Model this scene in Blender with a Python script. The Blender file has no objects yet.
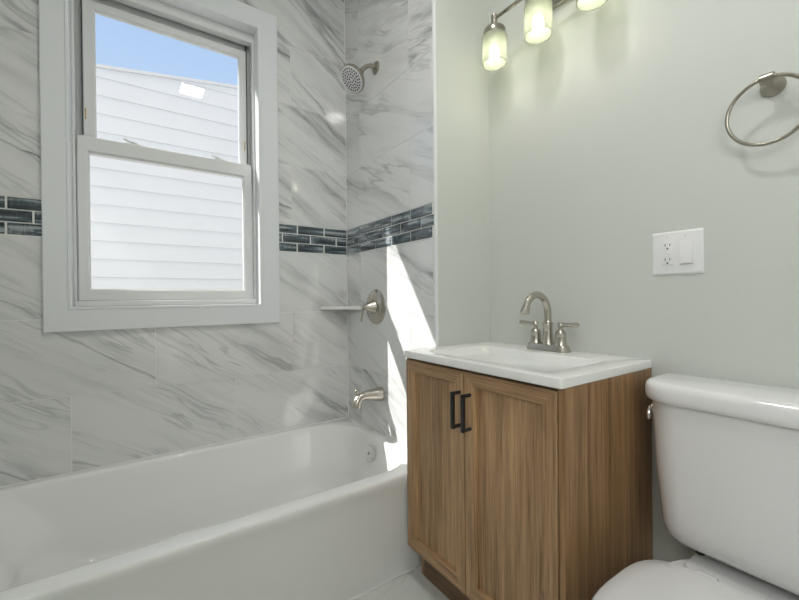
import bpy, bmesh, math, random
from mathutils import Vector, Matrix
rnd = random.Random(7)
sc = bpy.context.scene
COL = sc.collection
PI = math.pi

# ------------------------------------------------------------------ camera
cd = bpy.data.cameras.new('camera'); cam = bpy.data.objects.new('camera', cd); COL.objects.link(cam)
R_ = Vector((0.82308689, -0.56783981, -0.00926882))
U_ = Vector((0.01058130, -0.00098437, 0.99994353))
F_ = Vector((0.56781687, 0.82313849, -0.00519826))
m = Matrix.Identity(4)
for i in range(3):
    m[i][0] = R_[i]; m[i][1] = U_[i]; m[i][2] = -F_[i]
m[2][3] = 1.0585
cam.matrix_world = m
cd.sensor_width = 36.0
cd.lens = 36.0 * 389.77 / 799.0
cd.clip_start = 0.02
sc.camera = cam

# ------------------------------------------------------------------ sky, sun, exposure
sc.view_settings.view_transform = 'Standard'
sc.view_settings.look = 'None'
sc.view_settings.gamma = 1.0
sc.view_settings.use_curve_mapping = False
sc.view_settings.exposure = 0.72
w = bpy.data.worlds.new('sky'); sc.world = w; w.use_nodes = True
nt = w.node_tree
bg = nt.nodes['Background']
# clear blue on the far side of the house, unseen fill brightness added over the near side and zenith
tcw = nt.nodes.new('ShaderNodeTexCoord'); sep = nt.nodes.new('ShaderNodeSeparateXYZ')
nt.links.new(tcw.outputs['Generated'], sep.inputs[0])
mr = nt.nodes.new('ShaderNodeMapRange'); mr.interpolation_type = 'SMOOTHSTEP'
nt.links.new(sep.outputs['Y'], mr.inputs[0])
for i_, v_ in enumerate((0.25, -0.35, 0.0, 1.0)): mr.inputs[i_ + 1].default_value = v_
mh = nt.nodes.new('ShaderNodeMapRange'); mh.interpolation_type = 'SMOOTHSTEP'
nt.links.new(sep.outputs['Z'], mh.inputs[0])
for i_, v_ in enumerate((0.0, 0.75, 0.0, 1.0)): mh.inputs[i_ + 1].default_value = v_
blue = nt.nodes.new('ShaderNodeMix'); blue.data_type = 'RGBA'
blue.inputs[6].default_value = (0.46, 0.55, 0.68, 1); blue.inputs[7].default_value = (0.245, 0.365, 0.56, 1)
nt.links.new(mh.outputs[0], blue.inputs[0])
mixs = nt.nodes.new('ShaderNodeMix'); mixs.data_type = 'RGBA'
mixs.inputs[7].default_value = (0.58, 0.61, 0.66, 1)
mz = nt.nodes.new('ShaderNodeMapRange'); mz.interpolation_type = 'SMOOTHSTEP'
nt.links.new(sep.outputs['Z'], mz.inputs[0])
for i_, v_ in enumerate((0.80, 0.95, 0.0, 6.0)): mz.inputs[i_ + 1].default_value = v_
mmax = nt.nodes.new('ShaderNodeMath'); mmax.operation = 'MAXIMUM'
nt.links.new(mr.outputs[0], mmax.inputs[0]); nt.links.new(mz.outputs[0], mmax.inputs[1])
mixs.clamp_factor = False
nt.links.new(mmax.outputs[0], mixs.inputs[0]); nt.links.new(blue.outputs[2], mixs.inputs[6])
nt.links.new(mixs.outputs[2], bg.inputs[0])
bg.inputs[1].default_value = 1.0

sd = bpy.data.lights.new('sun', 'SUN'); sd.energy = 5.0; sd.angle = math.radians(0.53); sd.color = (1.0, 0.97, 0.92)
sun = bpy.data.objects.new('sun', sd); COL.objects.link(sun)
sun.rotation_euler = Vector((1.0, -0.815, -1.245)).to_track_quat('-Z', 'Y').to_euler()
sun.location = (-3, 4, 6)

# added fill light, set in an invented opening facing the vanity
ad = bpy.data.lights.new('side_fill_light', 'AREA'); ad.shape = 'RECTANGLE'; ad.size = 0.78; ad.size_y = 0.98
ad.energy = 9.0; ad.color = (1.0, 0.99, 0.97)
al = bpy.data.objects.new('side_fill_light', ad); COL.objects.link(al)
al.location = (-0.57, -0.66, 1.90); al.rotation_euler = (math.radians(90), 0, math.radians(-90))

CEIL_EMIT = 75.0
BULB_EMIT = 24.0

# ------------------------------------------------------------------ materials
def new_mat(name):
    mt = bpy.data.materials.new(name); mt.use_nodes = True
    return mt, mt.node_tree, mt.node_tree.nodes['Principled BSDF']
def N(t, kind, **kw):
    n = t.nodes.new(kind)
    for k, v in kw.items(): setattr(n, k, v)
    return n
def plain(name, col, rough=0.5, metal=0.0, bump=0.0, bscale=200.0, var=0.0, coat=0.0, spec=0.5):
    mt, t, p = new_mat(name)
    p.inputs['Base Color'].default_value = (*col, 1); p.inputs['Roughness'].default_value = rough
    p.inputs['Metallic'].default_value = metal; p.inputs['Coat Weight'].default_value = coat
    p.inputs['Specular IOR Level'].default_value = spec
    tc = N(t, 'ShaderNodeTexCoord')
    if var:
        nz = N(t, 'ShaderNodeTexNoise'); nz.inputs['Scale'].default_value = 3.0; nz.inputs['Detail'].default_value = 3.0
        t.links.new(tc.outputs['Object'], nz.inputs['Vector'])
        mx = N(t, 'ShaderNodeMix', data_type='RGBA')
        mx.inputs[6].default_value = (*[c * (1 - var) for c in col], 1); mx.inputs[7].default_value = (*[min(1, c * (1 + var)) for c in col], 1)
        t.links.new(nz.outputs['Fac'], mx.inputs[0]); t.links.new(mx.outputs[2], p.inputs['Base Color'])
    if bump:
        nz = N(t, 'ShaderNodeTexNoise'); nz.inputs['Scale'].default_value = bscale; nz.inputs['Detail'].default_value = 2.0
        t.links.new(tc.outputs['Object'], nz.inputs['Vector'])
        b = N(t, 'ShaderNodeBump'); b.inputs['Strength'].default_value = bump; b.inputs['Distance'].default_value = 0.002
        t.links.new(nz.outputs['Fac'], b.inputs['Height']); t.links.new(b.outputs[0], p.inputs['Normal'])
    return mt
def mathn(t, op, a, b=None, clamp=False):
    n = N(t, 'ShaderNodeMath', operation=op); n.use_clamp = clamp
    for i, v in enumerate((a, b)):
        if v is None: continue
        if isinstance(v, (int, float)): n.inputs[i].default_value = v
        else: t.links.new(v, n.inputs[i])
    return n.outputs[0]
def maprange(t, v, a, b, c=0.0, d=1.0, smooth=True):
    n = N(t, 'ShaderNodeMapRange'); n.interpolation_type = 'SMOOTHSTEP' if smooth else 'LINEAR'
    t.links.new(v, n.inputs[0])
    for i, x in enumerate((a, b, c, d)): n.inputs[i + 1].default_value = x
    return n.outputs[0]
def noise(t, vec, scale3, detail=4.0, rough=0.55, dist=0.0):
    mp = N(t, 'ShaderNodeMapping'); mp.inputs['Scale'].default_value = scale3
    t.links.new(vec, mp.inputs['Vector'])
    nz = N(t, 'ShaderNodeTexNoise'); nz.inputs['Scale'].default_value = 1.0; nz.inputs['Detail'].default_value = detail
    nz.inputs['Roughness'].default_value = rough; nz.inputs['Distortion'].default_value = dist
    t.links.new(mp.outputs[0], nz.inputs['Vector'])
    return nz.outputs['Fac']
def marble(name, ang, base=(0.76, 0.765, 0.76), vein=(0.20, 0.21, 0.215), rough=0.07, amount=1.0):
    mt, t, p = new_mat(name)
    tc = N(t, 'ShaderNodeTexCoord')
    mp = N(t, 'ShaderNodeMapping'); mp.inputs['Rotation'].default_value = (0, 0, ang)
    t.links.new(tc.outputs['UV'], mp.inputs['Vector'])
    v0 = mp.outputs[0]
    # warp
    wn = N(t, 'ShaderNodeTexNoise'); wn.inputs['Scale'].default_value = 3.2; wn.inputs['Detail'].default_value = 4.0
    t.links.new(v0, wn.inputs['Vector'])
    sub = N(t, 'ShaderNodeVectorMath', operation='SUBTRACT'); sub.inputs[1].default_value = (0.5, 0.5, 0.5)
    t.links.new(wn.outputs['Color'], sub.inputs[0])
    scl = N(t, 'ShaderNodeVectorMath', operation='MULTIPLY'); scl.inputs[1].default_value = (0.12, 0.085, 0.1)
    t.links.new(sub.outputs[0], scl.inputs[0])
    add = N(t, 'ShaderNodeVectorMath', operation='ADD')
    t.links.new(v0, add.inputs[0]); t.links.new(scl.outputs[0], add.inputs[1])
    v = add.outputs[0]
    def ridge(sc3, width, detail=3.0):
        n = noise(t, v, sc3, detail, 0.5)
        d = mathn(t, 'ABSOLUTE', mathn(t, 'SUBTRACT', n, 0.5))
        return maprange(t, d, 0.0, width, 1.0, 0.0)
    thin = ridge((0.9, 7.5, 1), 0.035, 4.0)
    thin2 = ridge((1.5, 15.0, 4.0), 0.030, 3.0)
    mask = maprange(t, noise(t, v, (0.8, 4.5, 2.0), 3.0), 0.44, 0.66)
    mask2 = maprange(t, noise(t, v, (1.3, 4.0, 7.0), 3.0), 0.46, 0.66)
    cloud = maprange(t, noise(t, v, (0.55, 6.0, 3.0), 5.0, 0.6), 0.45, 0.72)
    side = maprange(t, noise(t, v, (0.8, 11.0, 5.0), 6.0, 0.68), 0.38, 0.72)
    fine = maprange(t, noise(t, v, (1.2, 26.0, 9.0), 4.0, 0.6), 0.42, 0.75)
    a = mathn(t, 'MULTIPLY', mathn(t, 'MULTIPLY', thin, mask), 0.42)
    b = mathn(t, 'MULTIPLY', mathn(t, 'MULTIPLY', thin2, mask2), 0.26)
    c = mathn(t, 'MULTIPLY', mathn(t, 'MULTIPLY', cloud, side), 0.62)
    e = mathn(t, 'ADD', mathn(t, 'MULTIPLY', mask, mathn(t, 'MULTIPLY', side, 0.20)), mathn(t, 'MULTIPLY', mathn(t, 'MULTIPLY', fine, cloud), 0.22))
    tot = mathn(t, 'ADD', mathn(t, 'ADD', a, b), mathn(t, 'ADD', c, e))
    tot = mathn(t, 'MULTIPLY', tot, amount, True)
    mx = N(t, 'ShaderNodeMix', data_type='RGBA')
    mx.inputs[6].default_value = (*base, 1); mx.inputs[7].default_value = (*vein, 1)
    t.links.new(tot, mx.inputs[0]); t.links.new(mx.outputs[2], p.inputs['Base Color'])
    p.inputs['Roughness'].default_value = rough
    p.inputs['Specular IOR Level'].default_value = 0.8
    return mt
def wood(name, axis, c0=(0.20, 0.105, 0.047), c1=(0.62, 0.395, 0.215)):
    mt, t, p = new_mat(name)
    tc = N(t, 'ShaderNodeTexCoord'); v = tc.outputs['Object']
    s = [1.0, 1.0, 1.0]; k = 'xyz'.index(axis)
    def sc3(f, along):
        q = [f] * 3; q[k] = along; return q
    broad = noise(t, v, sc3(9.0, 0.7), 3.0, 0.5, 0.6)
    fine = noise(t, v, sc3(70.0, 2.0), 4.0, 0.6, 0.3)
    pore = noise(t, v, sc3(260.0, 7.0), 2.0, 0.6)
    f = mathn(t, 'ADD', mathn(t, 'MULTIPLY', broad, 0.38), mathn(t, 'ADD', mathn(t, 'MULTIPLY', fine, 0.47), mathn(t, 'MULTIPLY', pore, 0.40)))
    f = maprange(t, f, 0.46, 0.80, smooth=False)
    # knots: sparse dark specks
    vo = N(t, 'ShaderNodeTexVoronoi'); mp = N(t, 'ShaderNodeMapping'); mp.inputs['Scale'].default_value = sc3(6.5, 3.0)
    t.links.new(v, mp.inputs['Vector']); t.links.new(mp.outputs[0], vo.inputs['Vector']); vo.inputs['Scale'].default_value = 1.0
    kn = maprange(t, vo.outputs['Distance'], 0.015, 0.06, 0.45, 0.0)
    mx = N(t, 'ShaderNodeMix', data_type='RGBA'); mx.inputs[6].default_value = (*c0, 1); mx.inputs[7].default_value = (*c1, 1)
    t.links.new(f, mx.inputs[0])
    mk = N(t, 'ShaderNodeMix', data_type='RGBA'); mk.inputs[7].default_value = (0.05, 0.028, 0.014, 1)
    t.links.new(kn, mk.inputs[0]); t.links.new(mx.outputs[2], mk.inputs[6]); t.links.new(mk.outputs[2], p.inputs['Base Color'])
    p.inputs['Roughness'].default_value = 0.42
    b = N(t, 'ShaderNodeBump'); b.inputs['Strength'].default_value = 0.15; b.inputs['Distance'].default_value = 0.001
    t.links.new(fine, b.inputs['Height']); t.links.new(b.outputs[0], p.inputs['Normal'])
    return mt
def brushed(name, col, rough):
    mt, t, p = new_mat(name)
    p.inputs['Metallic'].default_value = 1.0
    tc = N(t, 'ShaderNodeTexCoord')
    n = noise(t, tc.outputs['Object'], (30, 30, 30), 2.0)
    r = maprange(t, n, 0.2, 0.8, rough - 0.01, rough + 0.02)
    t.links.new(r, p.inputs['Roughness'])
    p.inputs['Base Color'].default_value = (*col, 1)
    return mt
def glass_tile():
    mt, t, p = new_mat('blue_glass_mosaic')
    tc = N(t, 'ShaderNodeTexCoord'); uv = tc.outputs['UV']
    n = noise(t, uv, (5.0, 55.0, 1), 3.0, 0.5, 0.5)
    n2 = noise(t, uv, (160.0, 30.0, 1), 2.0)
    f = mathn(t, 'ADD', n, mathn(t, 'MULTIPLY', mathn(t, 'SUBTRACT', n2, 0.5), 0.22))
    cr = N(t, 'ShaderNodeValToRGB')
    e = cr.color_ramp.elements
    e[0].position = 0.36; e[0].color = (0.022, 0.031, 0.038, 1)
    e[1].position = 0.62; e[1].color = (0.36, 0.40, 0.42, 1)
    q = cr.color_ramp.elements.new(0.52); q.color = (0.085, 0.115, 0.135, 1)
    t.links.new(f, cr.inputs[0]); t.links.new(cr.outputs[0], p.inputs['Base Color'])
    p.inputs['Roughness'].default_value = 0.06; p.inputs['Coat Weight'].default_value = 0.6; p.inputs['Coat Roughness'].default_value = 0.03
    return mt
def clear_glass():
    mt, t, p = new_mat('window_glass'); t.nodes.remove(p)
    out = t.nodes['Material Output']
    tr = N(t, 'ShaderNodeBsdfTransparent'); tr.inputs[0].default_value = (0.97, 0.98, 0.985, 1)
    gl = N(t, 'ShaderNodeBsdfGlossy'); gl.inputs['Roughness'].default_value = 0.02
    ge = N(t, 'ShaderNodeNewGeometry'); dt = N(t, 'ShaderNodeVectorMath', operation='DOT_PRODUCT')
    t.links.new(ge.outputs['Incoming'], dt.inputs[0]); t.links.new(ge.outputs['Normal'], dt.inputs[1])
    g = mathn(t, 'POWER', mathn(t, 'SUBTRACT', 1.0, mathn(t, 'ABSOLUTE', dt.outputs['Value']), True), 5.0)
    fac = mathn(t, 'ADD', mathn(t, 'MULTIPLY', g, 0.96), 0.035)
    mx = N(t, 'ShaderNodeMixShader'); t.links.new(fac, mx.inputs[0])
    t.links.new(tr.outputs[0], mx.inputs[1]); t.links.new(gl.outputs[0], mx.inputs[2]); t.links.new(mx.outputs[0], out.inputs[0])
    return mt
def frosted():
    mt, t, p = new_mat('frosted_lamp_glass'); t.nodes.remove(p)
    out = t.nodes['Material Output']
    tr = N(t, 'ShaderNodeBsdfTransparent'); tr.inputs[0].default_value = (0.98, 1.0, 0.95, 1)
    tl = N(t, 'ShaderNodeBsdfTranslucent'); tl.inputs[0].default_value = (0.26, 0.27, 0.24, 1)
    df = N(t, 'ShaderNodeBsdfDiffuse'); df.inputs[0].default_value = (0.40, 0.42, 0.37, 1)
    m1 = N(t, 'ShaderNodeMixShader'); m1.inputs[0].default_value = 0.45
    t.links.new(tl.outputs[0], m1.inputs[1]); t.links.new(df.outputs[0], m1.inputs[2])
    m2 = N(t, 'ShaderNodeMixShader'); m2.inputs[0].default_value = 0.42
    t.links.new(m1.outputs[0], m2.inputs[1]); t.links.new(tr.outputs[0], m2.inputs[2])
    t.links.new(m2.outputs[0], out.inputs[0])
    return mt
def emit(name, col, s):
    mt, t, p = new_mat(name)
    p.inputs['Base Color'].default_value = (*col, 1)
    p.inputs['Emission Color'].default_value = (*col, 1); p.inputs['Emission Strength'].default_value = s
    return mt

M = {}
M['marble_win'] = marble('marble_tile_window_wall', math.radians(33), amount=1.25)
M['marble_pl'] = marble('marble_tile_shower_wall', math.radians(24), amount=1.1)
M['marble_floor'] = marble('marble_floor_tile', math.radians(-20), base=(0.72, 0.735, 0.70), vein=(0.30, 0.31, 0.27), rough=0.12, amount=0.6)
M['shelf'] = plain('white_marble_shelf', (0.80, 0.80, 0.78), 0.12, var=0.05)
M['grout'] = plain('pale_grout', (0.80, 0.80, 0.79), 0.8, bump=0.2, bscale=400)
M['mosaic'] = glass_tile()
M['paint'] = plain('pale_grey_green_paint', (0.600, 0.618, 0.580), 0.55, bump=0.06, bscale=350)
M['ceil'] = plain('white_ceiling_paint', (0.80, 0.80, 0.79), 0.7, bump=0.05, bscale=250)
M['white_trim'] = plain('white_satin_trim', (0.78, 0.80, 0.82), 0.35, bump=0.02, bscale=120)
M['vinyl'] = plain('white_vinyl', (0.74, 0.75, 0.75), 0.3, bump=0.01)
M['gasket'] = plain('dark_weatherstrip', (0.06, 0.065, 0.07), 0.6, bump=0.02)
M['brass'] = plain('brass', (0.5, 0.33, 0.12), 0.35, 1.0, bump=0.02)
M['glass'] = clear_glass()
M['tub'] = plain('white_enamel_tub', (0.87, 0.875, 0.86), 0.09, var=0.01, coat=0.3)
M['porcelain'] = plain('white_porcelain', (0.80, 0.80, 0.80), 0.08, var=0.01, coat=0.3)
M['seat'] = plain('white_seat_plastic', (0.78, 0.78, 0.78), 0.2, var=0.01)
M['sink'] = plain('white_cultured_marble', (0.84, 0.84, 0.82), 0.1, var=0.02, coat=0.2)
M['wood_z'] = wood('brown_wood_vertical_grain', 'z')
M['wood_y'] = wood('brown_wood_horizontal_grain', 'y')
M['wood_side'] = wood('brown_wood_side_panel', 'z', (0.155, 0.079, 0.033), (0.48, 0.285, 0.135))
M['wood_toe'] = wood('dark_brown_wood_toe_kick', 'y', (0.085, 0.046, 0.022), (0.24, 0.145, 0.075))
M['wood_dark'] = plain('dark_cabinet_inside', (0.05, 0.03, 0.018), 0.7, var=0.1)
M['black'] = plain('matte_black_metal', (0.018, 0.019, 0.021), 0.38, bump=0.02)
M['nickel'] = brushed('brushed_nickel', (0.53, 0.50, 0.445), 0.25)
M['nickel_dark'] = brushed('dark_brushed_nickel', (0.40, 0.375, 0.32), 0.28)
M['chrome'] = plain('polished_chrome', (0.78, 0.77, 0.76), 0.1, 1.0, bump=0.005)
M['face'] = plain('pale_spray_face', (0.72, 0.72, 0.74), 0.3, var=0.03)
M['nozzle'] = plain('dark_rubber_nozzle', (0.03, 0.03, 0.035), 0.5, var=0.05)
M['plate'] = plain('white_wall_plate', (0.80, 0.80, 0.80), 0.3, bump=0.01)
M['slot'] = plain('dark_slot', (0.03, 0.03, 0.03), 0.6, var=0.05)
M['siding'] = plain('white_painted_siding', (0.78, 0.79, 0.81), 0.6, bump=0.15, bscale=60, var=0.05)
M['ground'] = plain('grey_concrete_ground', (0.42, 0.42, 0.40), 0.9, bump=0.2, bscale=40, var=0.1)
M['roof'] = plain('pale_roof_edge', (0.72, 0.73, 0.75), 0.6, bump=0.1, bscale=40, var=0.06)
M['frosted'] = frosted()
M['bulb'] = emit('lit_bulb', (1.0, 0.97, 0.76), BULB_EMIT)
M['diffuser'] = emit('lit_ceiling_diffuser', (1.0, 0.985, 0.95), CEIL_EMIT)
M['caulk'] = plain('white_caulk', (0.82, 0.82, 0.80), 0.5, bump=0.02)

# ------------------------------------------------------------------ mesh helpers
ROOT = {}
def tag(o, label=None, cat=None, group=None, kind=None):
    if label: o['label'] = label
    if cat: o['category'] = cat
    if group: o['group'] = group
    if kind: o['kind'] = kind
    return o
def empty(name, loc):
    o = bpy.data.objects.new(name, None); COL.objects.link(o); o.location = loc
    o.empty_display_size = 0.05
    ROOT[o] = Vector(loc); return o
def obj(name, bm, mats, parent=None, smooth=35.0, loc=None):
    """bm is in world coordinates; the mesh is stored relative to its origin"""
    if not isinstance(mats, (list, tuple)): mats = [mats]
    me = bpy.data.meshes.new(name)
    org = ROOT[parent] if parent is not None else Vector(loc or (0, 0, 0))
    bmesh.ops.translate(bm, verts=bm.verts, vec=-org)
    bmesh.ops.recalc_face_normals(bm, faces=bm.faces)
    if smooth:
        for f in bm.faces: f.smooth = True
    bm.to_mesh(me); bm.free()
    if smooth: me.set_sharp_from_angle(angle=math.radians(smooth))
    for x in mats: me.materials.append(x)
    o = bpy.data.objects.new(name, me); COL.objects.link(o)
    if parent is not None: o.parent = parent
    else: o.location = org
    ROOT[o] = org
    return o
def BM(): return bmesh.new()
def box(bm, x0, x1, y0, y1, z0, z1, bev=0.0, seg=2, mi=0, rot=None):
    vs = [bm.verts.new((x, y, z)) for x in (x0, x1) for y in (y0, y1) for z in (z0, z1)]
    q = [(0, 1, 3, 2), (4, 6, 7, 5), (0, 4, 5, 1), (2, 3, 7, 6), (0, 2, 6, 4), (1, 5, 7, 3)]
    fs = [bm.faces.new([vs[i] for i in f]) for f in q]
    for f in fs: f.material_index = mi
    if rot is not None:
        c = Vector(((x0 + x1) / 2, (y0 + y1) / 2, (z0 + z1) / 2))
        bmesh.ops.rotate(bm, verts=vs, cent=c, matrix=rot)
    if bev:
        es = list({e for f in fs for e in f.edges})
        bmesh.ops.bevel(bm, geom=es, offset=bev, segments=seg, affect='EDGES', profile=0.5, material=-1)
def loft(bm, loops, cap0=True, cap1=True, mi=0, closed=True):
    rows = [[bm.verts.new(p) for p in L] for L in loops]
    n = len(rows[0])
    for a, b in zip(rows, rows[1:]):
        for i in range(n if closed else n - 1):
            j = (i + 1) % n
            f = bm.faces.new((a[i], a[j], b[j], b[i])); f.material_index = mi
    for flag, r in ((cap0, rows[0]), (cap1, rows[-1])):
        if flag:
            f = bm.faces.new(r); f.material_index = mi
    return rows
def frame_of(d):
    d = Vector(d).normalized()
    a = Vector((0, 0, 1)) if abs(d.z) < 0.9 else Vector((1, 0, 0))
    u = a.cross(d).normalized(); return u, d.cross(u).normalized(), d
def lathe(bm, org, axis, prof, n=32, mi=0, cap0=True, cap1=True):
    u, v, d = frame_of(axis); org = Vector(org)
    loops = []
    for r, h in prof:
        loops.append([org + d * h + (u * math.cos(2 * PI * i / n) + v * math.sin(2 * PI * i / n)) * max(r, 1e-4) for i in range(n)])
    loft(bm, loops, cap0, cap1, mi)
def tube(bm, path, radii, n=16, mi=0, cyc=False, flat=None):
    path = [Vector(p) for p in path]
    if not isinstance(radii, (list, tuple)): radii = [radii] * len(path)
    k = len(path); loops = []; u = None
    for i, p in enumerate(path):
        if cyc: d = (path[(i + 1) % k] - path[i - 1]).normalized()
        else: d = (path[min(i + 1, k - 1)] - path[max(i - 1, 0)]).normalized()
        if u is None: u = frame_of(d)[0]
        else: u = (u - d * u.dot(d)).normalized()
        v = d.cross(u)
        f = flat or (1, 1)
        loops.append([p + (u * math.cos(2 * PI * j / n) * f[0] + v * math.sin(2 * PI * j / n) * f[1]) * radii[i] for j in range(n)])
    if cyc: loops.append(loops[0]); loft(bm, loops, False, False, mi); bmesh.ops.remove_doubles(bm, verts=bm.verts, dist=1e-6)
    else: loft(bm, loops, True, True, mi)
def rrect(x0, x1, y0, y1, r, m=8, e=6):
    """rounded rectangle, fixed vertex count; r = one radius or (x0y0, x1y0, x1y1, x0y1)"""
    if not isinstance(r, (list, tuple)): r = (r,) * 4
    c = [((x0 + r[0], y0 + r[0]), r[0], PI), ((x1 - r[1], y0 + r[1]), r[1], 1.5 * PI),
         ((x1 - r[2], y1 - r[2]), r[2], 0), ((x0 + r[3], y1 - r[3]), r[3], 0.5 * PI)]
    pts = []
    for k in range(4):
        (cx, cy), rr, a0 = c[k]
        arc = [(cx + rr * math.cos(a0 + 0.5 * PI * i / m), cy + rr * math.sin(a0 + 0.5 * PI * i / m)) for i in range(m + 1)]
        pts += arc
        (nx, ny), nr, na = c[(k + 1) % 4]
        nxt = (nx + nr * math.cos(na), ny + nr * math.sin(na))
        for i in range(1, e): pts.append((arc[-1][0] + (nxt[0] - arc[-1][0]) * i / e, arc[-1][1] + (nxt[1] - arc[-1][1]) * i / e))
    return pts
def flat(pts, z): return [Vector((x, y, z)) for x, y in pts]
def bez(p0, p1, p2, n=10):
    p0, p1, p2 = Vector(p0), Vector(p1), Vector(p2)
    return [p0 * (1 - t) ** 2 + p1 * 2 * t * (1 - t) + p2 * t * t for t in [i / n for i in range(n + 1)]]

# ------------------------------------------------------------------ room constants
YW, XP, XV, YR = 1.95, 0.993, 1.307, 1.188
XL, YB, ZC = -0.53, -1.15, 2.75
TH = 0.008
def structure(name, bm, mats, label, cat, smooth=0):
    return tag(obj(name, bm, mats, None, smooth), label, cat, kind='structure')

# ------------------------------------------------------------------ tiles
def tiles(bm, uvl, put, u0, u1, rows, hole=None, gap=0.0015, flip=False):
    """rows: (v0, v1, joint offset). Every tile gets its own stretch of stone."""
    P = 0.598
    for v0, v1, j in rows:
        k0 = math.floor((u0 - j) / P)
        for k in range(k0, int((u1 - u0) / P) + k0 + 3):
            a, b = j + k * P, j + (k + 1) * P
            A, B = max(a, u0), min(b, u1)
            if B - A < 0.004: continue
            ga = gap if a > u0 else 0; gb = gap if b < u1 else 0
            A += ga; B -= gb
            rects = [(A, B, v0 + gap, v1 - gap)]
            if hole:
                out = []
                for (p, q, r, s) in rects:
                    h0, h1, h2, h3 = hole
                    if q <= h0 or p >= h1 or s <= h2 or r >= h3: out.append((p, q, r, s)); continue
                    if p < h0: out.append((p, h0, r, s))
                    if q > h1: out.append((h1, q, r, s))
                    m0, m1 = max(p, h0), min(q, h1)
                    if r < h2: out.append((m0, m1, r, h2))
                    if s > h3: out.append((m0, m1, h3, s))
                rects = out
            ou, ov = rnd.uniform(0, 40), rnd.uniform(0, 40)
            for (p, q, r, s) in rects:
                n0 = len(bm.verts)
                lo = [bm.verts.new(put(x, y, TH)) for x, y in ((p, r), (q, r), (q, s), (p, s))]
                hi = [bm.verts.new(put(x, y, 0.0)) for x, y in ((p, r), (q, r), (q, s), (p, s))]
                co = [(p, r), (q, r), (q, s), (p, s)]
                fs = [bm.faces.new(hi)] + [bm.faces.new((lo[i], lo[(i + 1) % 4], hi[(i + 1) % 4], hi[i])) for i in range(4)]
                idx = {}
                for vv, c in zip(lo + hi, co + co): idx[vv] = c
                for f in fs:
                    f.material_index = 0
                    for l in f.loops:
                        c = idx[l.vert]
                        l[uvl].uv = ((-c[0] if flip else c[0]) + ou, c[1] + ov)
Z1, Z0 = 1.438, 1.299
def wall_rows(ja, jb):
    r = [(0.0, 0.097, jb), (0.097, 0.395, ja), (0.395, 0.692, ja), (0.692, 0.990, jb), (0.990, Z0, ja)]
    z = Z1
    for j in (jb, ja, jb, ja, jb):
        r.append((z, min(z + 0.303, ZC), j)); z += 0.303
    return [q for q in r if q[1] - q[0] > 0.01]

# window wall: masonry with an opening, tile face on the room side
HOLE = (-0.197, 0.529, 1.022, 2.377)
bm = BM(); uvl = bm.loops.layers.uv.new('UVMap')
tiles(bm, uvl, lambda u, v, d: (u, YW + d, v), XL, XP + 0.001, wall_rows(0.405, 0.085), HOLE)
yb0, yb1 = YW + 0.0015, 2.125
for (a, b, c, d) in ((XL - 0.1, HOLE[0], 0, ZC), (HOLE[1], XP + 0.4, 0, ZC), (HOLE[0], HOLE[1], 0, HOLE[2]), (HOLE[0], HOLE[1], HOLE[3], ZC)):
    box(bm, a, b, yb0, yb1, c, d, mi=1)
structure('wall_window', bm, [M['marble_win'], M['grout']], 'marble tiled wall with the window above the bathtub', 'wall')
# shower end wall: painted wing wall, tile on the tub side
bm = BM(); uvl = bm.loops.layers.uv.new('UVMap')
tiles(bm, uvl, lambda u, v, d: (XP + d, u, v), YR + 0.006, YW - 0.0015, wall_rows(1.80, 1.355), flip=True)
box(bm, XP + 0.0015, XP + 0.012, YR + 0.001, YW - 0.0002, 0, ZC, mi=1)
box(bm, XP + 0.012, XV + 0.12, YR, YW, 0, ZC, mi=2)
structure('wall_shower', bm, [M['marble_pl'], M['grout'], M['paint']], 'short end wall of the tub, marble tiled inside and painted at its return', 'wall')
bm = BM(); box(bm, XV, XV + 0.12, YB - 0.1, YR, 0, ZC)
structure('wall_vanity', bm, M['paint'], 'pale painted wall behind the vanity and toilet', 'wall')
bm = BM()
for a, b, c, d in ((YB, -1.06, 0, ZC), (-0.26, YW, 0, ZC), (-1.06, -0.26, 2.40, ZC), (-1.06, -0.26, 0, 1.40)): box(bm, XL - 0.1, XL, a, b, c, d)
structure('wall_left', bm, M['paint'], 'pale painted wall at the far end of the tub', 'wall')
bm = BM()
box(bm, XL - 0.1, XV + 0.12, YB - 0.1, YB, 0, ZC)
structure('wall_rear', bm, M['paint'], 'pale painted wall opposite the window', 'wall')
dm = tag(empty('added_fill_window', (XL, -0.66, 1.40)), 'added white framed window around the fill light, in the wall facing the vanity', 'window', kind='structure')  # unseen window added to house the fill light
for a, b, c, d in ((-1.128, -1.06, 1.33, 2.47), (-0.26, -0.192, 1.33, 2.47), (-1.06, -0.26, 2.40, 2.47), (-1.06, -0.26, 1.33, 1.40)):
    bm = BM(); box(bm, XL, XL + 0.018, a, b, c, d, 0.003); obj('casing', bm, M['white_trim'], dm, 0)
bm = BM(); box(bm, XL - 0.084, XL - 0.08, -1.06, -0.26, 1.40, 2.40); obj('glass_pane', bm, M['glass'], dm, 0)
bm = BM(); box(bm, XL - 0.1, XV + 0.12, YB - 0.1, 2.125, ZC, ZC + 0.1)
structure('ceiling', bm, M['ceil'], 'white painted ceiling', 'ceiling')
bm = BM(); uvl = bm.loops.layers.uv.new('UVMap')
fr = []; v = YB
k = 0
while v < YW:
    fr.append((v, min(v + 0.298, YW), 0.30 if k % 2 else 0.0)); v += 0.298; k += 1
tiles(bm, uvl, lambda u, v, d: (u, v, -d), XL, XV, fr)
box(bm, XL - 0.1, XV + 0.12, YB - 0.1, YW, -0.1, -0.0012, mi=1)
structure('floor', bm, [M['marble_floor'], M['grout']], 'pale veined tile floor between tub and vanity', 'floor')

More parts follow.
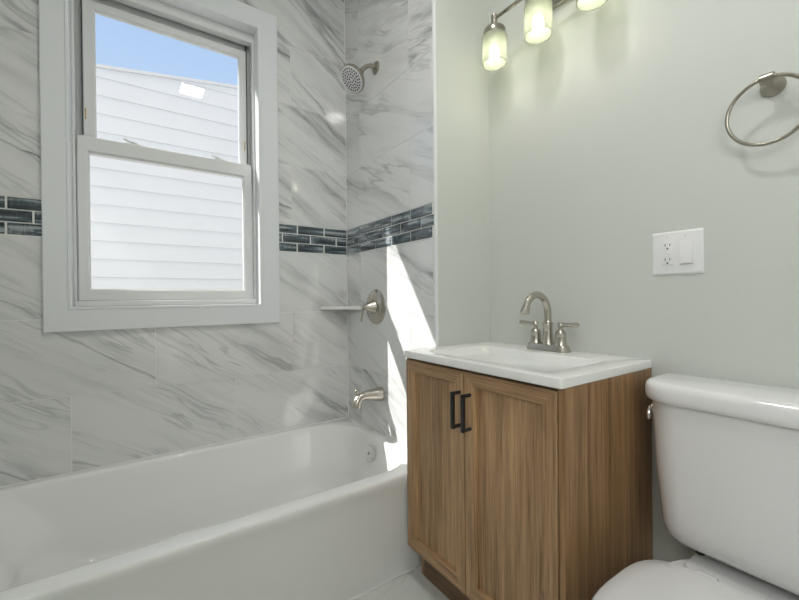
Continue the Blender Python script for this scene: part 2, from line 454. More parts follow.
# mosaic accent bands
def band(name, put, u0, u1, starts, label, cut=None):
    bm = BM(); uvl = bm.loops.layers.uv.new('UVMap')
    H = (Z1 - Z0) / 3; P = 0.148; g = 0.0028; dp = 0.0075
    segs = [(u0, u1)] if not cut else [(u0, cut[0]), (cut[1], u1)]
    for (s0, s1) in segs:
        # grout bed
        for (p, q, r, s) in ((s0, s1, Z0, Z1),):
            lo = [bm.verts.new(put(x, y, TH)) for x, y in ((p, r), (q, r), (q, s), (p, s))]
            hi = [bm.verts.new(put(x, y, 0.002)) for x, y in ((p, r), (q, r), (q, s), (p, s))]
            for f in [bm.faces.new(hi)] + [bm.faces.new((lo[i], lo[(i + 1) % 4], hi[(i + 1) % 4], hi[i])) for i in range(4)]: f.material_index = 1
        for row in range(3):
            v1 = Z1 - row * H; v0 = v1 - H
            a = (starts[row] if s0 > 0 or not cut else (-0.364, -0.292, -0.365)[row]) - 12 * P
            while a < s1:
                A, B = max(a + g, s0 + 0.001), min(a + P - g, s1 - 0.001)
                a += P
                if B - A < 0.008: continue
                ou, ov = rnd.uniform(0, 30), rnd.uniform(0, 30)
                L = []
                bv = 0.0042
                for d, ins in ((0.004, 0), (0.0, 0.0008), (-0.0035, bv)):
                    L.append([(A + ins, v0 + g * 0.6 + ins, d), (B - ins, v0 + g * 0.6 + ins, d), (B - ins, v1 - g * 0.6 - ins, d), (A + ins, v1 - g * 0.6 - ins, d)])
                V = [[bm.verts.new(put(*p)) for p in l] for l in L]
                co = {vv: p for vs, l in zip(V, L) for vv, p in zip(vs, l)}
                fs = [bm.faces.new(V[2])]
                for x, y in ((0, 1), (1, 2)):
                    fs += [bm.faces.new((V[x][i], V[x][(i + 1) % 4], V[y][(i + 1) % 4], V[y][i])) for i in range(4)]
                for f in fs:
                    for l in f.loops: l[uvl].uv = (co[l.vert][0] + ou, co[l.vert][1] + ov)
    return structure(name, bm, [M['mosaic'], M['grout']], label, 'tile border')
band('trim_1', lambda u, v, d: (u, YW + d, v), XL, XP - 0.001, (0.711, 0.633, 0.709), 'dark blue glass mosaic border on the window wall', cut=(-0.2, 0.54))
band('trim_2', lambda u, v, d: (XP + d, u, v), YR + 0.006, YW - 0.004, (1.352, 1.426, 1.351), 'dark blue glass mosaic border on the shower end wall')
bm = BM(); box(bm, XP - 0.0015, XP + 0.012, YR - 0.0025, YR + 0.006, 0.0, ZC, 0.001)
structure('trim_3', bm, M['white_trim'], 'thin pale edge strip ending the shower tile', 'trim')

bm = BM()
for z0_, z1_ in ((0.402, Z0 - 0.001), (Z1 + 0.001, ZC)): box(bm, XP - 0.0032, XP + 0.001, YW - 0.0032, YW + 0.001, z0_, z1_, 0.001)
structure('trim_4', bm, M['caulk'], 'white caulk line in the tiled corner of the tub', 'trim')
# ------------------------------------------------------------------ window
win = tag(empty('window_1', (0.165, YW, 0.942)), 'white double hung window in a wide white frame above the tub', 'window', kind='structure')
def ring(bm, o, i, y0, y1, bev=0.0, mi=0):
    """rectangular frame o=(x0,x1,z0,z1) with opening i, between planes y0 (room side) and y1"""
    ox0, ox1, oz0, oz1 = o; ix0, ix1, iz0, iz1 = i
    def L(x0, x1, z0, z1, y): return [Vector((x0, y, z0)), Vector((x1, y, z0)), Vector((x1, y, z1)), Vector((x0, y, z1))]
    b = bev
    loops = [L(ox0, ox1, oz0, oz1, y1), L(ox0, ox1, oz0, oz1, y0 + b), L(ox0 + b, ox1 - b, oz0 + b, oz1 - b, y0),
             L(ix0 - b, ix1 + b, iz0 - b, iz1 + b, y0), L(ix0, ix1, iz0, iz1, y0 + b), L(ix0, ix1, iz0, iz1, y1), L(ox0, ox1, oz0, oz1, y1)]
    loft(bm, loops, False, False, mi)
    bmesh.ops.remove_doubles(bm, verts=bm.verts, dist=1e-6)
bm = BM()
ring(bm, (-0.267, 0.611, 0.942, 2.458), (-0.192, 0.524, 1.028, 2.371), YW - 0.019, YW + 0.002, 0.002)
obj('casing', bm, M['white_trim'], win, 20)
bm = BM()
ring(bm, (-0.1955, 0.5275, 1.0245, 2.3745), (-0.184, 0.516, 1.036, 2.363), YW - 0.0225, 2.06, 0.002)
obj('jamb', bm, M['white_trim'], win, 20)
bm = BM()   # vinyl main frame with tracks
ring(bm, (-0.1838, 0.5158, 1.0362, 2.3628), (-0.1485, 0.484, 1.060, 2.292), 2.062, 2.118, 0.0015)
ring(bm, (-0.1838, 0.5158, 1.0362, 2.3628), (-0.1735, 0.5045, 1.052, 2.322), 1.994, 2.034, 0.0015)
box(bm, -0.1825, 0.5145, 1.990, 2.110, 1.0365, 1.0575, 0.002)
obj('vinyl_frame', bm, M['vinyl'], win, 20)
bm = BM()
for x in (-0.1555, 0.4865): box(bm, x, x + 0.005, 2.040, 2.062, 1.70, 2.335)
obj('track_seal', bm, M['gasket'], win, 0)
# upper sash (outer track)
bm = BM()
ring(bm, (-0.1505, 0.486, 1.664, 2.296), (-0.112, 0.455, 1.716, 2.262), 2.036, 2.066, 0.003)
ring(bm, (-0.116, 0.459, 1.712, 2.266), (-0.109, 0.452, 1.719, 2.259), 2.043, 2.060, 0.002)
us = obj('upper_sash', bm, M['vinyl'], win, 20)
bm = BM(); box(bm, -0.113, 0.456, 2.050, 2.054, 1.714, 2.264)
obj('glass_pane', bm, M['glass'], us, 0)
bm = BM()
for x in (-0.145, 0.474): box(bm, x, x + 0.004, 2.0335, 2.037, 1.80, 1.845, 0.0008)
obj('brass_catch', bm, M['brass'], us, 0)
# lower sash (inner track)
bm = BM()
ring(bm, (-0.170, 0.499, 1.0585, 1.720), (-0.135, 0.463, 1.102, 1.662), 1.999, 2.031, 0.003)
ring(bm, (-0.139, 0.467, 1.098, 1.666), (-0.131, 0.459, 1.106, 1.657), 2.006, 2.026, 0.002)
box(bm, -0.06, 0.10, 1.996, 2.0, 1.0605, 1.0645, 0.001)
ls = obj('lower_sash', bm, M['vinyl'], win, 20)
bm = BM(); box(bm, -0.136, 0.464, 2.014, 2.018, 1.101, 1.663)
obj('glass_pane', bm, M['glass'], ls, 0)
for x in (0.02, 0.355):
    bm = BM()
    box(bm, x - 0.028, x + 0.028, 2.004, 2.026, 1.7195, 1.7255, 0.002)
    lathe(bm, (x, 2.015, 1.7255), (0, 0, 1), [(0.011, 0), (0.011, 0.006), (0.008, 0.008)], 16)
    tube(bm, [(x, 2.013, 1.730), (x - 0.02, 2.006, 1.732), (x - 0.036, 2.000, 1.735)], [0.005, 0.0042, 0.0035], 8)
    obj('sash_lock', bm, M['vinyl'], ls, 30)
bm = BM()
for x in (-0.155, 0.445): box(bm, x, x + 0.040, 2.003, 2.024, 1.7195, 1.7235, 0.0015)
obj('tilt_latch', bm, M['vinyl'], ls, 0)
bm = BM(); box(bm, 0.37, 0.455, 2.066, 2.085, 1.098, 1.108, 0.002)
obj('weatherstrip', bm, M['gasket'], win, 0)

# ------------------------------------------------------------------ outdoors
bm = BM(); box(bm, -14, 16, 2.125, 26, -0.12, 0.0)
structure('ground', bm, M['ground'], 'grey ground outside between the houses', 'ground')
nh = tag(empty('neighbor_house', (0.5, 5.4, 0)), 'white lap sided house wall seen through the window', 'house')
bm = BM()
def top(x): return 3.675 + 0.14 * x
xa, xb = -7.0, 9.0
z = 0.12; zs = [0.0]
while z < 5.2: zs.append(z); z += 0.2
# lap boards: each leans out at its lower edge
for a, b in zip(zs, zs[1:]):
    x0 = xa
    if top(xa) < b: x0 = max(xa, (b - 3.675) / 0.14)
    if x0 >= xb - 0.2: break
    lo, hi = a + 0.0015, b + 0.012
    P = [(x0, 5.400, lo), (xb, 5.400, lo), (xb, 5.412, hi), (x0, 5.412, hi)]
    Q = [(x, y + 0.014, zz) for x, y, zz in P]
    loft(bm, [[Vector(p) for p in P], [Vector(p) for p in Q]])
    if x0 > xa:    # cut piece running under the rake
        xm = max(xa, (a - 3.675) / 0.14)
        P = [(xm, 5.400, lo), (x0, 5.400, lo), (x0, 5.412, hi)]
        loft(bm, [[Vector(p) for p in P], [Vector((x, y + 0.014, zz)) for x, y, zz in P]])
obj('siding', bm, M['siding'], nh, 0)
bm = BM()
P = [(xa, 5.43, 0.0), (xb, 5.43, 0.0), (xb, 5.43, top(xb)), (xa, 5.43, top(xa))]
loft(bm, [[Vector(p) for p in P], [Vector((x, 9.0, zz)) for x, y, zz in P]])
obj('house_body', bm, M['siding'], nh, 0)
bm = BM()
P = [(xa, top(xa) - 0.02), (xb, top(xb) - 0.02), (xb, top(xb) + 0.015), (xa, top(xa) + 0.015)]
loft(bm, [[Vector((x, 5.385, zz)) for x, zz in P], [Vector((x, 9.05, zz)) for x, zz in P]])
obj('roof_edge', bm, M['roof'], nh, 0)

# ------------------------------------------------------------------ ceiling light
cl = tag(empty('ceiling_light', (0.42, 0.60, ZC)), 'square lit ceiling light above the bathroom floor', 'light')
bm = BM(); box(bm, 0.30, 0.54, 0.48, 0.72, ZC - 0.02, ZC - 0.0005, 0.004)
obj('housing', bm, M['white_trim'], cl, 30)
bm = BM(); box(bm, 0.345, 0.495, 0.53, 0.67, ZC - 0.026, ZC - 0.0205)
obj('diffuser', bm, M['diffuser'], cl, 0)

# ------------------------------------------------------------------ bathtub
tub = tag(empty('bathtub', (0.23, 1.57, 0)), 'white enamel alcove bathtub along the tiled window wall', 'bathtub')
bm = BM()
X0, X1, Y1 = XL + 0.002, XP - 0.002, YW - 0.002
loops = []
def o(y0, z, r=0.008, ins=0.0): return flat(rrect(X0 + ins, X1 - ins, y0, Y1 - ins, r, 10, 14), z)
loops += [o(1.223, 0.0), o(1.214, 0.10), o(1.203, 0.30), o(1.196, 0.352), o(1.192, 0.366), o(1.190, 0.382), o(1.191, 0.390), o(1.1935, 0.395, 0.012, 0.001), o(1.199, 0.397, 0.014, 0.002)]
rim = (-0.475, 0.945, 1.262, 1.912); bot = (-0.17, 0.865, 1.345, 1.845)
RR = (0.13, 0.15, 0.20, 0.13); RB = (0.12, 0.13, 0.16, 0.12)
def mixl(s, z, e=0.0):
    q = [rim[i] + (bot[i] - rim[i]) * s for i in range(4)]
    r = [RR[i] + (RB[i] - RR[i]) * s for i in range(4)]
    return flat(rrect(q[0] - e, q[1] + e, q[2] - e, q[3] + e, [x + e for x in r], 10, 14), z)
loops += [mixl(0, 0.3972, 0.016), mixl(0, 0.3958, 0.008), mixl(0, 0.3915, 0.002), mixl(0.01, 0.384), mixl(0.05, 0.36)]
zf = 0.20
for i in range(1, 6): loops.append(mixl(0.05 + 0.47 * i / 5, 0.36 + (zf - 0.36) * i / 5))
for i in range(1, 9):
    a = 0.5 * PI * i / 8
    loops.append(mixl(0.52 + 0.48 * (1 - math.cos(a)), zf - (zf - 0.075) * math.sin(a)))
loops.append(mixl(1.0, 0.072, -0.06)); loops.append(mixl(1.0, 0.070, -0.115))
loft(bm, loops, True, True)
tb = obj('tub_shell', bm, M['tub'], tub, 50)
bm = BM(); box(bm, X0, 0.905, 1.2165, 1.2255, 0.0, 0.006, 0.002)
obj('caulk_bead', bm, M['caulk'], tub, 0)
bm = BM(); box(bm, X0, X1, Y1 - 0.004, Y1 + 0.0015, 0.3955, 0.4015, 0.0015)
obj('caulk_bead', bm, M['caulk'], tub, 0)
bm = BM(); box(bm, X1 - 0.004, X1 + 0.0015, 1.20, Y1 - 0.005, 0.3955, 0.4015, 0.0015)
obj('caulk_bead', bm, M['caulk'], tub, 0)
bm = BM()
d = Vector((-1, 0, 0.28)).normalized()
c = Vector((0.9235, 1.588, 0.328))
lathe(bm, c, d, [(0.036, -0.004), (0.038, 0.004), (0.0375, 0.008), (0.034, 0.011), (0.012, 0.0125), (0.001, 0.0125)], 40)
ov = obj('overflow_plate', bm, M['chrome'], tub, 30)
bm = BM(); lathe(bm, c, d, [(0.006, 0.012), (0.006, 0.0145), (0.004, 0.0155)], 16)
obj('screw', bm, M['nickel_dark'], ov, 30)
bm = BM(); lathe(bm, (0.72, 1.59, 0.0705), (0, 0, 1), [(0.034, 0), (0.034, 0.003), (0.028, 0.005), (0.001, 0.004)], 32)
obj('drain', bm, M['chrome'], tub, 30)

# ------------------------------------------------------------------ shower fittings
sh = tag(empty('overhead_shower', (XP, 1.62, 2.176)), 'round brushed nickel shower head on a short bent arm', 'shower head')
bm = BM(); lathe(bm, (XP, 1.62, 2.176), (-1, 0, 0), [(0.030, 0.0005), (0.030, 0.004), (0.026, 0.009), (0.014, 0.012)], 32)
obj('flange', bm, M['nickel_dark'], sh, 30)
bm = BM(); tube(bm, [(0.99, 1.62, 2.176)] + bez((0.965, 1.62, 2.176), (0.935, 1.62, 2.172), (0.905, 1.62, 2.128), 10), 0.0105, 16)
obj('arm', bm, M['nickel_dark'], sh, 60)
hc = Vector((0.863, 1.618, 2.082)); hd = Vector((-0.72, -0.10, -0.67)).normalized()
bm = BM(); lathe(bm, hc, hd, [(0.013, -0.068), (0.016, -0.060), (0.019, -0.050), (0.019, -0.044), (0.026, -0.036), (0.045, -0.022), (0.060, -0.012), (0.0635, -0.004), (0.0635, 0.004), (0.060, 0.007)], 48)
hd_o = obj('head_shell', bm, M['nickel_dark'], sh, 40)
bm = BM(); lathe(bm, hc, hd, [(0.059, 0.004), (0.059, 0.008), (0.056, 0.0095), (0.001, 0.0105)], 48)
u, v, dd = frame_of(hd)
for rr, n in ((0.012, 6), (0.024, 11), (0.036, 17), (0.048, 22)):
    for i in range(n):
        a = 2 * PI * i / n + rr * 40
        p = hc + hd * 0.009 + (u * math.cos(a) + v * math.sin(a)) * rr
        lathe(bm, p, hd, [(0.0042, 0), (0.0036, 0.0025), (0.0018, 0.003)], 8, 1)
obj('spray_face', bm, [M['face'], M['nozzle']], hd_o, 30)
bm = BM(); tube(bm, [hc + v * 0.062, hc + v * 0.074 + u * 0.002], [0.004, 0.0035], 10)
obj('spray_lever', bm, M['nickel_dark'], hd_o, 30)

sv = tag(empty('shower_valve', (XP, 1.642, 1.016)), 'round brushed nickel shower valve with a drooping lever handle', 'shower valve')
bm = BM(); lathe(bm, (XP, 1.642, 1.016), (-1, 0, 0), [(0.086, 0.0005), (0.086, 0.003), (0.080, 0.009), (0.060, 0.015), (0.036, 0.018), (0.001, 0.019)], 56)
obj('escutcheon', bm, M['nickel'], sv, 30)
bm = BM(); lathe(bm, (XP, 1.642, 1.016), (-1, 0, 0), [(0.036, 0.0165), (0.034, 0.022), (0.022, 0.045), (0.015, 0.062), (0.013, 0.070), (0.006, 0.074)], 32)
hv = obj('handle', bm, M['nickel'], sv, 40)
bm = BM(); tube(bm, bez((0.931, 1.642, 1.022), (0.917, 1.645, 1.012), (0.917, 1.648, 0.975), 8) + [Vector((0.914, 1.649, 0.945))], [0.010, 0.011, 0.011, 0.011, 0.010, 0.009, 0.008, 0.0075, 0.007, 0.006], 14, flat=(1.0, 0.6))
obj('lever', bm, M['nickel'], hv, 60)

ts = tag(empty('tub_spout', (XP, 1.60, 0.597)), 'brushed nickel tub spout low on the tiled end wall', 'spout')
bm = BM()
tube(bm, [(0.9925, 1.60, 0.597), (0.975, 1.60, 0.597), (0.95, 1.60, 0.5985), (0.92, 1.60, 0.601), (0.895, 1.60, 0.601), (0.876, 1.60, 0.595), (0.864, 1.60, 0.583), (0.858, 1.60, 0.568), (0.8555, 1.60, 0.552)],
     [0.0345, 0.0335, 0.0285, 0.0235, 0.0210, 0.0205, 0.0210, 0.0220, 0.0230], 28)
body = obj('spout_body', bm, M['nickel'], ts, 50)
bm = BM(); lathe(bm, (0.857, 1.60, 0.596), (0, 0, 1), [(0.004, 0), (0.004, 0.028), (0.008, 0.030), (0.008, 0.038), (0.006, 0.040)], 16)
obj('diverter_knob', bm, M['nickel'], ts, 40)

# corner shelf
bm = BM()
pts = [(XP - 0.0005, YW - 0.0005), (0.830, YW - 0.0005)] + [(0.830 + 0.0 * t, YW - 0.012) for t in (0,)] + [(XP - 0.012 - 0.0, 1.787)] + [(XP - 0.0005, 1.787)]
loft(bm, [[Vector((x, y, 1.000)) for x, y in pts], [Vector((x, y, 1.019)) for x, y in pts]])
bmesh.ops.bevel(bm, geom=list(bm.edges), offset=0.002, segments=2, affect='EDGES', profile=0.5)
tag(obj('corner_shelf', bm, M['shelf'], None, 30, loc=(0.94, 1.90, 1.0)), 'small white corner shelf in the tiled tub corner', 'shelf')

# ------------------------------------------------------------------ vanity cabinet
va = tag(empty('vanity_cabinet', (1.075, 0.860, 0)), 'brown wood grain vanity cabinet with two doors', 'cabinet')
ZB, ZT = 0.140, 0.838
bm = BM(); box(bm, 0.846, 1.302, 0.541, 0.557, 0.0, ZT - 0.0003, 0.0012)     # right side, notch for the toe kick cut below
bm.free(); bm = BM()
def side(bm, y0, y1):
    P = [(0.848, ZB), (0.848, ZT), (1.302, ZT), (1.302, 0.0), (0.910, 0.0), (0.910, ZB)]
    loft(bm, [[Vector((x, y0, zz)) for x, zz in P], [Vector((x, y1, zz)) for x, zz in P]])
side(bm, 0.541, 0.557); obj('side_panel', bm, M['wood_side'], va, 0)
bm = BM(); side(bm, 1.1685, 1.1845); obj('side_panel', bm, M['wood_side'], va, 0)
bm = BM()
box(bm, 0.866, 1.300, 0.5575, 1.1680, ZB, ZB + 0.016); obj('cabinet_floor', bm, M['wood_dark'], va, 0)
bm = BM(); box(bm, 0.868, 0.884, 0.5575, 1.1680, ZT - 0.06, ZT - 0.001); obj('front_rail', bm, M['wood_dark'], va, 0)
bm = BM(); box(bm, 1.288, 1.300, 0.5575, 1.1680, ZB + 0.0165, ZT - 0.001); obj('back_panel', bm, M['wood_dark'], va, 0)
bm = BM(); box(bm, 0.908, 0.924, 0.5575, 1.1680, 0.0005, ZB - 0.001, 0.001)
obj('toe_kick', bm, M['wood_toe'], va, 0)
def door(y0, y1, hy):
    z0, z1 = ZB - 0.006, ZT - 0.009
    xf, xb = 0.8445, 0.8635
    bm = BM()
    def L(i, x): return [Vector((x, y0 + i, z0 + i)), Vector((x, y1 - i, z0 + i)), Vector((x, y1 - i, z1 - i)), Vector((x, y0 + i, z1 - i))]
    seq = [L(0, xb), L(0, xf + 0.0015), L(0.0015, xf), L(0.0385, xf), L(0.0395, xf + 0.004), L(0.0435, xf + 0.006), L(0.0445, xf + 0.0165), L(0.045, xb), L(0, xb)]
    for a, b in zip(seq, seq[1:]):
        va_ = [bm.verts.new(p) for p in a]; vb_ = [bm.verts.new(p) for p in b]
        for i in range(4):
            j = (i + 1) % 4
            f = bm.faces.new((va_[i], va_[j], vb_[j], vb_[i])); f.material_index = 1 if i in (0, 2) else 0
    bmesh.ops.remove_doubles(bm, verts=bm.verts, dist=1e-6)
    dr = obj('door', bm, [M['wood_z'], M['wood_y']], va, 0)
    bm = BM(); box(bm, xf + 0.0152, xb - 0.002, y0 + 0.0445, y1 - 0.0445, z0 + 0.0445, z1 - 0.0445)
    obj('door_panel', bm, M['wood_z'], dr, 0)
    bm = BM()
    box(bm, 0.8085, 0.8195, hy - 0.0055, hy + 0.0055, 0.654, 0.768, 0.0012)
    for zz in (0.6595, 0.7625):
        lathe(bm, (0.8445, hy, zz), (-1, 0, 0), [(0.0055, 0.0), (0.0055, 0.0275)], 16)
    obj('bar_pull', bm, M['black'], dr, 30)
door(0.5605, 0.8775, 0.852)
door(0.8815, 1.1850, 0.897)

# sink top with integral basin
st = tag(empty('sink_top', (1.07, 0.860, ZT)), 'white sink countertop with a shallow rectangular basin on the vanity', 'sink')
bm = BM()
zt = 0.864
SX0, SX1, SY0, SY1 = 0.832, XV - 0.001, 0.538, YR - 0.0012
def sr(x0, x1, y0, y1, r, z): return flat(rrect(x0, x1, y0, y1, r, 8, 8), z)
L = [sr(SX0 + .003, SX1, SY0 + .003, SY1, .006, ZT + .0003), sr(SX0, SX1, SY0, SY1, .008, ZT + .003), sr(SX0, SX1, SY0, SY1, .008, zt - .005), sr(SX0 + .0015, SX1 - .0005, SY0 + .0015, SY1 - .0005, .008, zt - .0015), sr(SX0 + .005, SX1 - .001, SY0 + .005, SY1 - .001, .008, zt),
     sr(0.880, 1.172, 0.606, 1.112, .030, zt), sr(0.884, 1.168, 0.610, 1.108, .028, zt - .0012), sr(0.887, 1.165, 0.614, 1.103, .028, zt - .005),
     sr(0.897, 1.158, 0.640, 1.060, .032, zt - .045), sr(0.912, 1.148, 0.672, 1.010, .04, zt - .085), sr(0.935, 1.130, 0.705, 0.975, .04, zt - .102), sr(0.97, 1.09, 0.76, 0.92, .04, zt - .108)]
loft(bm, L, True, True)
obj('basin_top', bm, M['sink'], st, 40)
bm = BM(); lathe(bm, (1.05, 0.86, zt - .108), (0, 0, 1), [(0.022, 0), (0.022, 0.003), (0.018, 0.004), (0.001, 0.006)], 24)
obj('drain', bm, M['chrome'], st, 30)

# faucet
fx, fy, fz = 1.243, 0.857, 0.8645
fa = tag(empty('faucet', (fx, fy, fz)), 'brushed nickel two handle faucet with an arched spout on the sink top', 'faucet')
bm = BM()
def fb(h, ins): return flat(rrect(fx - .027 + ins, fx + .027 - ins, fy - .084 + ins, fy + .084 - ins, .024 - ins * .5, 8, 6), fz + h)
loft(bm, [fb(0, 0), fb(.005, 0), fb(.010, .0025), fb(.022, .006), fb(.0235, .0085)])
obj('base_plate', bm, M['nickel'], fa, 30)
bm = BM()
lathe(bm, (fx, fy, fz), (0, 0, 1), [(.0215, .021), (.0205, .027), (.0180, .040), (.0165, .060), (.0158, .090), (.0175, .0925), (.0180, .096), (.0175, .0995), (.0145, .1015), (.0135, .108)], 28)
cz, ra = fz + .137, .0635
path = [(fx, fy, fz + .105), (fx, fy, fz + .12)] + [(fx - ra + ra * math.cos(a), fy, cz + ra * math.sin(a)) for a in [PI * i / 20 for i in range(0, 19)]]
e = Vector(path[-1]); t_ = (Vector(path[-1]) - Vector(path[-2])).normalized()
path += [e + t_ * 0.005]
tube(bm, path, [.0122] * len(path), 20)
e2 = Vector(path[-1])
lathe(bm, e2 - t_ * 0.006, t_, [(.0125, 0), (.0145, .002), (.0145, .007), (.0152, .015), (.0160, .022), (.010, .023)], 24)
obj('spout', bm, M['nickel'], fa, 40)
for s in (1, -1):
    hy = fy + s * .0515
    bm = BM()
    lathe(bm, (fx, hy, fz), (0, 0, 1), [(.0215, .020), (.0200, .026), (.0180, .036), (.0172, .048), (.0172, .060), (.0180, .062), (.0180, .0645), (.0168, .067), (.0120, .074), (.0075, .078), (.0075, .086), (.0095, .088), (.0095, .100), (.007, .103)], 24)
    hn = obj('handle', bm, M['nickel'], fa, 40)
    bm = BM()
    tube(bm, [(fx, hy - s * .006, fz + .094), (fx, hy + s * .02, fz + .0945), (fx - .002, hy + s * .05, fz + .096), (fx - .003, hy + s * .060, fz + .0965), (fx - .003, hy + s * .067, fz + .097)], [.0075, .0068, .0082, .0088, .0065], 14)
    obj('lever', bm, M['nickel'], hn, 50)

# ------------------------------------------------------------------ vanity light
vl = tag(empty('vanity_light', (XV, 0.848, 2.16)), 'three shade brushed nickel vanity light above the sink', 'light')
bm = BM(); box(bm, XV - .022, XV - .0005, 0.768, 0.928, 2.121, 2.235, .004)
obj('back_plate', bm, M['nickel'], vl, 30)
lx, lz = 1.186, 2.150
bm = BM()
tube(bm, [(lx, 1.047 - .395 * i / 24, lz - .004 * math.sin(PI * i / 24)) for i in range(25)], .0065, 14)
tube(bm, [(XV - .02, 0.848, 2.178), (lx + .04, 0.848, 2.176), (lx, 0.848, 2.162)], .008, 14)
obj('bar', bm, M['nickel_dark'], vl, 50)
for y in (1.047, 0.848, 0.652):
    bm = BM()
    lathe(bm, (lx, y, 2.085), (0, 0, 1), [(.0425, -.004), (.0430, -.003), (.0430, .018), (.041, .022), (.020, .028), (.012, .034), (.012, .066), (.013, .068), (.013, .078), (.009, .080)], 36)
    obj('socket_cap', bm, M['nickel_dark'], vl, 40)
    bm = BM()   # open frosted glass cylinder with real wall thickness
    lathe(bm, (lx, y, 1.972), (0, 0, 1), [(.0430, .0012), (.0440, .0), (.0460, .0), (.0475, .0015), (.0475, .104), (.0455, .108), (.020, .1085), (.020, .1055), (.0435, .1050), (.0445, .102), (.0445, .002), (.0430, .0012)], 40, cap0=False, cap1=False)
    sd_ = obj('shade', bm, M['frosted'], vl, 40)
    bm = BM(); lathe(bm, (lx, y, 1.990), (0, 0, 1), [(.001, 0), (.010, .002), (.016, .007), (.019, .016), (.019, .030), (.0155, .044), (.0125, .050), (.0125, .053)], 24)
    obj('bulb', bm, M['bulb'], sd_, 60)
    bm = BM(); lathe(bm, (lx, y, 2.042), (0, 0, 1), [(.0125, .0005), (.0125, .022), (.017, .024), (.017, .046)], 20)
    obj('lamp_holder', bm, M['vinyl'], sd_, 40)

# ------------------------------------------------------------------ switch plate
sp = tag(empty('wall_plate', (XV, 0.4725, 1.181)), 'white double wall plate with outlet and rocker switch', 'switch')
bm = BM()
py0, py1, pz0, pz1 = 0.4085, 0.5390, 1.1190, 1.2455
def pl(ins, x): return [Vector((x, a, b)) for a, b in rrect(py0 + ins, py1 - ins, pz0 + ins, pz1 - ins, .004, 4, 2)]
loft(bm, [pl(0, XV - .0005), pl(0, XV - .002), pl(.005, XV - .0065), pl(.006, XV - .0068)])
plate = obj('cover_plate', bm, M['plate'], sp, 25)
for y in (.4975, .450):
    for z in (1.1345, 1.2305):
        bm = BM(); lathe(bm, (XV - .0066, y, z), (-1, 0, 0), [(.0032, 0), (.0032, .001), (.002, .0014)], 12)
        obj('screw', bm, M['vinyl'], plate, 30)
bm = BM(); box(bm, XV - .0095, XV - .006, .4815, .5135, 1.1475, 1.2165, .0012)
ol = obj('outlet', bm, M['plate'], sp, 30)
for zc in (1.2065, 1.164):
    for y, h in ((.5035, .008), (.4915, .007)):
        bm = BM(); box(bm, XV - .0099, XV - .0093, y - .0009, y + .0009, zc - h / 2, zc + h / 2); obj('blade_slot', bm, M['slot'], ol, 0)
    bm = BM(); lathe(bm, (XV - .0093, .4975, zc - .0105), (-1, 0, 0), [(.0024, 0), (.0024, .0006)], 12); obj('ground_slot', bm, M['slot'], ol, 0)
bm = BM(); box(bm, XV - .0105, XV - .009, .4905, .5045, 1.1785, 1.1865, .0006); box(bm, XV - .0105, XV - .009, .4905, .5045, 1.1765 - .006, 1.1765, .0006)
obj('test_button', bm, M['plate'], ol, 30)
bm = BM()
box(bm, XV - .0085, XV - .006, .4330, .4680, 1.1470, 1.2170, .0008)
box(bm, XV - .0125, XV - .0075, .4350, .4660, 1.1490, 1.2150, .001, rot=Matrix.Rotation(math.radians(4.5), 3, 'Y'))
rk = obj('rocker_switch', bm, M['plate'], sp, 30)
for o_ in (ol, rk): o_.location.y -= 0.003

# ------------------------------------------------------------------ towel ring
tr = tag(empty('towel_ring', (XV, 0.267, 1.570)), 'brushed nickel towel ring on the pale wall above the toilet', 'towel ring')
bm = BM()
lathe(bm, (XV, 0.267, 1.570), (-1, 0, 0), [(.0245, .0005), (.0245, .004), (.022, .009), (.013, .016), (.010, .022), (.009, .044), (.010, .050)], 28)
lathe(bm, (1.256, 0.267 - .014, 1.5735), (0, 1, 0), [(.010, 0), (.0125, .002), (.0125, .026), (.010, .028)], 24)
obj('post', bm, M['nickel_dark'], tr, 40)
bm = BM(); tube(bm, [(1.256 - .006 * math.cos(a), 0.267 + .0765 * math.sin(a), 1.4975 + .0765 * math.cos(a)) for a in [2 * PI * i / 64 for i in range(64)]], .0044, 12, cyc=True)
obj('ring', bm, M['nickel_dark'], tr, 60)

# ------------------------------------------------------------------ toilet
to = tag(empty('toilet', (0.95, 0.262, 0)), 'white two piece toilet beside the vanity, lid closed', 'toilet')
cy = 0.262
def tl(x0, x1, hw, rf, rb, z): return flat(rrect(x0, x1, cy - hw, cy + hw, (rf, rb, rb, rf), 10, 8), z)
bm = BM()
loft(bm, [tl(1.165, 1.262, .150, .03, .03, .422), tl(1.140, 1.276, .182, .045, .035, .430), tl(1.128, 1.283, .194, .055, .04, .445), tl(1.122, 1.285, .200, .06, .04, .47), tl(1.112, 1.287, .214, .07, .04, .62), tl(1.104, 1.288, .221, .075, .04, .785)])
obj('tank', bm, M['porcelain'], to, 40)
bm = BM()
loft(bm, [tl(1.098, 1.291, .226, .080, .04, .786), tl(1.091, 1.294, .233, .085, .04, .790), tl(1.089, 1.295, .235, .085, .04, .80), tl(1.089, 1.295, .235, .085, .04, .820), tl(1.092, 1.294, .233, .085, .04, .829), tl(1.099, 1.290, .227, .085, .04, .835), tl(1.110, 1.282, .216, .08, .035, .8375)])
obj('tank_lid', bm, M['porcelain'], to, 50)
bm = BM()
lathe(bm, (1.180, cy + .2215, .752), (0, 1, 0), [(.012, 0), (.012, .004), (.009, .007), (.007, .010)], 20)
tube(bm, [(1.180, cy + .227, .754), (1.174, cy + .230, .750), (1.166, cy + .230, .736), (1.162, cy + .228, .722)], [.006, .008, .008, .005], 12)
obj('flush_lever', bm, M['chrome'], to, 40)
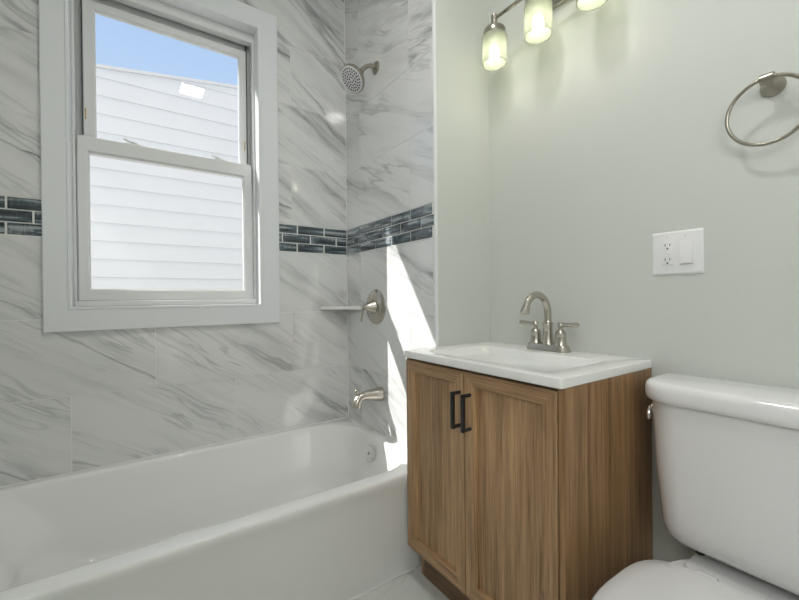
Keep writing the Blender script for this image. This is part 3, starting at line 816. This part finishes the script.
# bowl with pedestal
def egg(x0, x1, hw, z, n=48, sq=0.0, back=None):
    """x0 = front tip, x1 = rear; wider toward the rear third"""
    pts = []
    L_ = x1 - x0; xc = x0 + L_ * 0.56
    for i in range(n):
        a = 2 * PI * i / n
        ca, sa = math.cos(a), math.sin(a)
        if ca < 0: x = xc + ca * (xc - x0); y = sa * hw
        else:
            p = 1 - sq
            x = xc + (abs(ca) ** p) * (x1 - xc); y = hw * (abs(sa) ** p) * (1 if sa >= 0 else -1)
        pts.append(Vector((x, cy + y, z)))
    return pts
bm = BM()
loft(bm, [egg(.74, 1.20, .115, 0.0, sq=.4), egg(.745, 1.20, .112, .03, sq=.4), egg(.78, 1.19, .095, .09, sq=.3), egg(.77, 1.18, .10, .16, sq=.3), egg(.68, 1.20, .14, .27, sq=.3), egg(.625, 1.22, .172, .36, sq=.3), egg(.618, 1.22, .178, .380, sq=.3), egg(.622, 1.22, .174, .387, sq=.3), egg(.65, 1.20, .15, .3885, sq=.3)])
obj('bowl', bm, M['porcelain'], to, 50)
bm = BM(); loft(bm, [flat(rrect(1.10, 1.275, cy - .136, cy + .136, .03, 6, 4), z) for z in (.30, .388)] + [flat(rrect(1.104, 1.271, cy - .132, cy + .132, .03, 6, 4), .394)])
obj('tank_shelf', bm, M['porcelain'], to, 40)
for y in (cy - .09, cy + .125):
    bm = BM(); lathe(bm, (1.20, y, .393), (0, 0, 1), [(.010, 0), (.010, .008), (.006, .009), (.006, .034)], 12)
    obj('tank_bolt', bm, M['slot'], to, 30)
bm = BM(); loft(bm, [egg(.618, 1.070, .190, .3905, sq=.5), egg(.612, 1.073, .195, .396, sq=.5), egg(.612, 1.073, .195, .402, sq=.5), egg(.618, 1.070, .190, .406, sq=.5)])
obj('seat', bm, M['seat'], to, 40)
bm = BM(); loft(bm, [egg(.616, 1.066, .191, .4065, sq=.5), egg(.612, 1.070, .195, .411, sq=.5), egg(.613, 1.070, .194, .418, sq=.5), egg(.620, 1.066, .188, .4235, sq=.5), egg(.66, 1.045, .158, .4265, sq=.45), egg(.75, .98, .085, .4275, sq=.3)])
ld = obj('lid', bm, M['seat'], to, 40)
for y in (cy - .075, cy + .075):
    bm = BM(); lathe(bm, (1.083, y - .02, .405), (0, 1, 0), [(.010, 0), (.012, .002), (.012, .038), (.010, .04)], 16)
    obj('hinge', bm, M['seat'], to, 40)
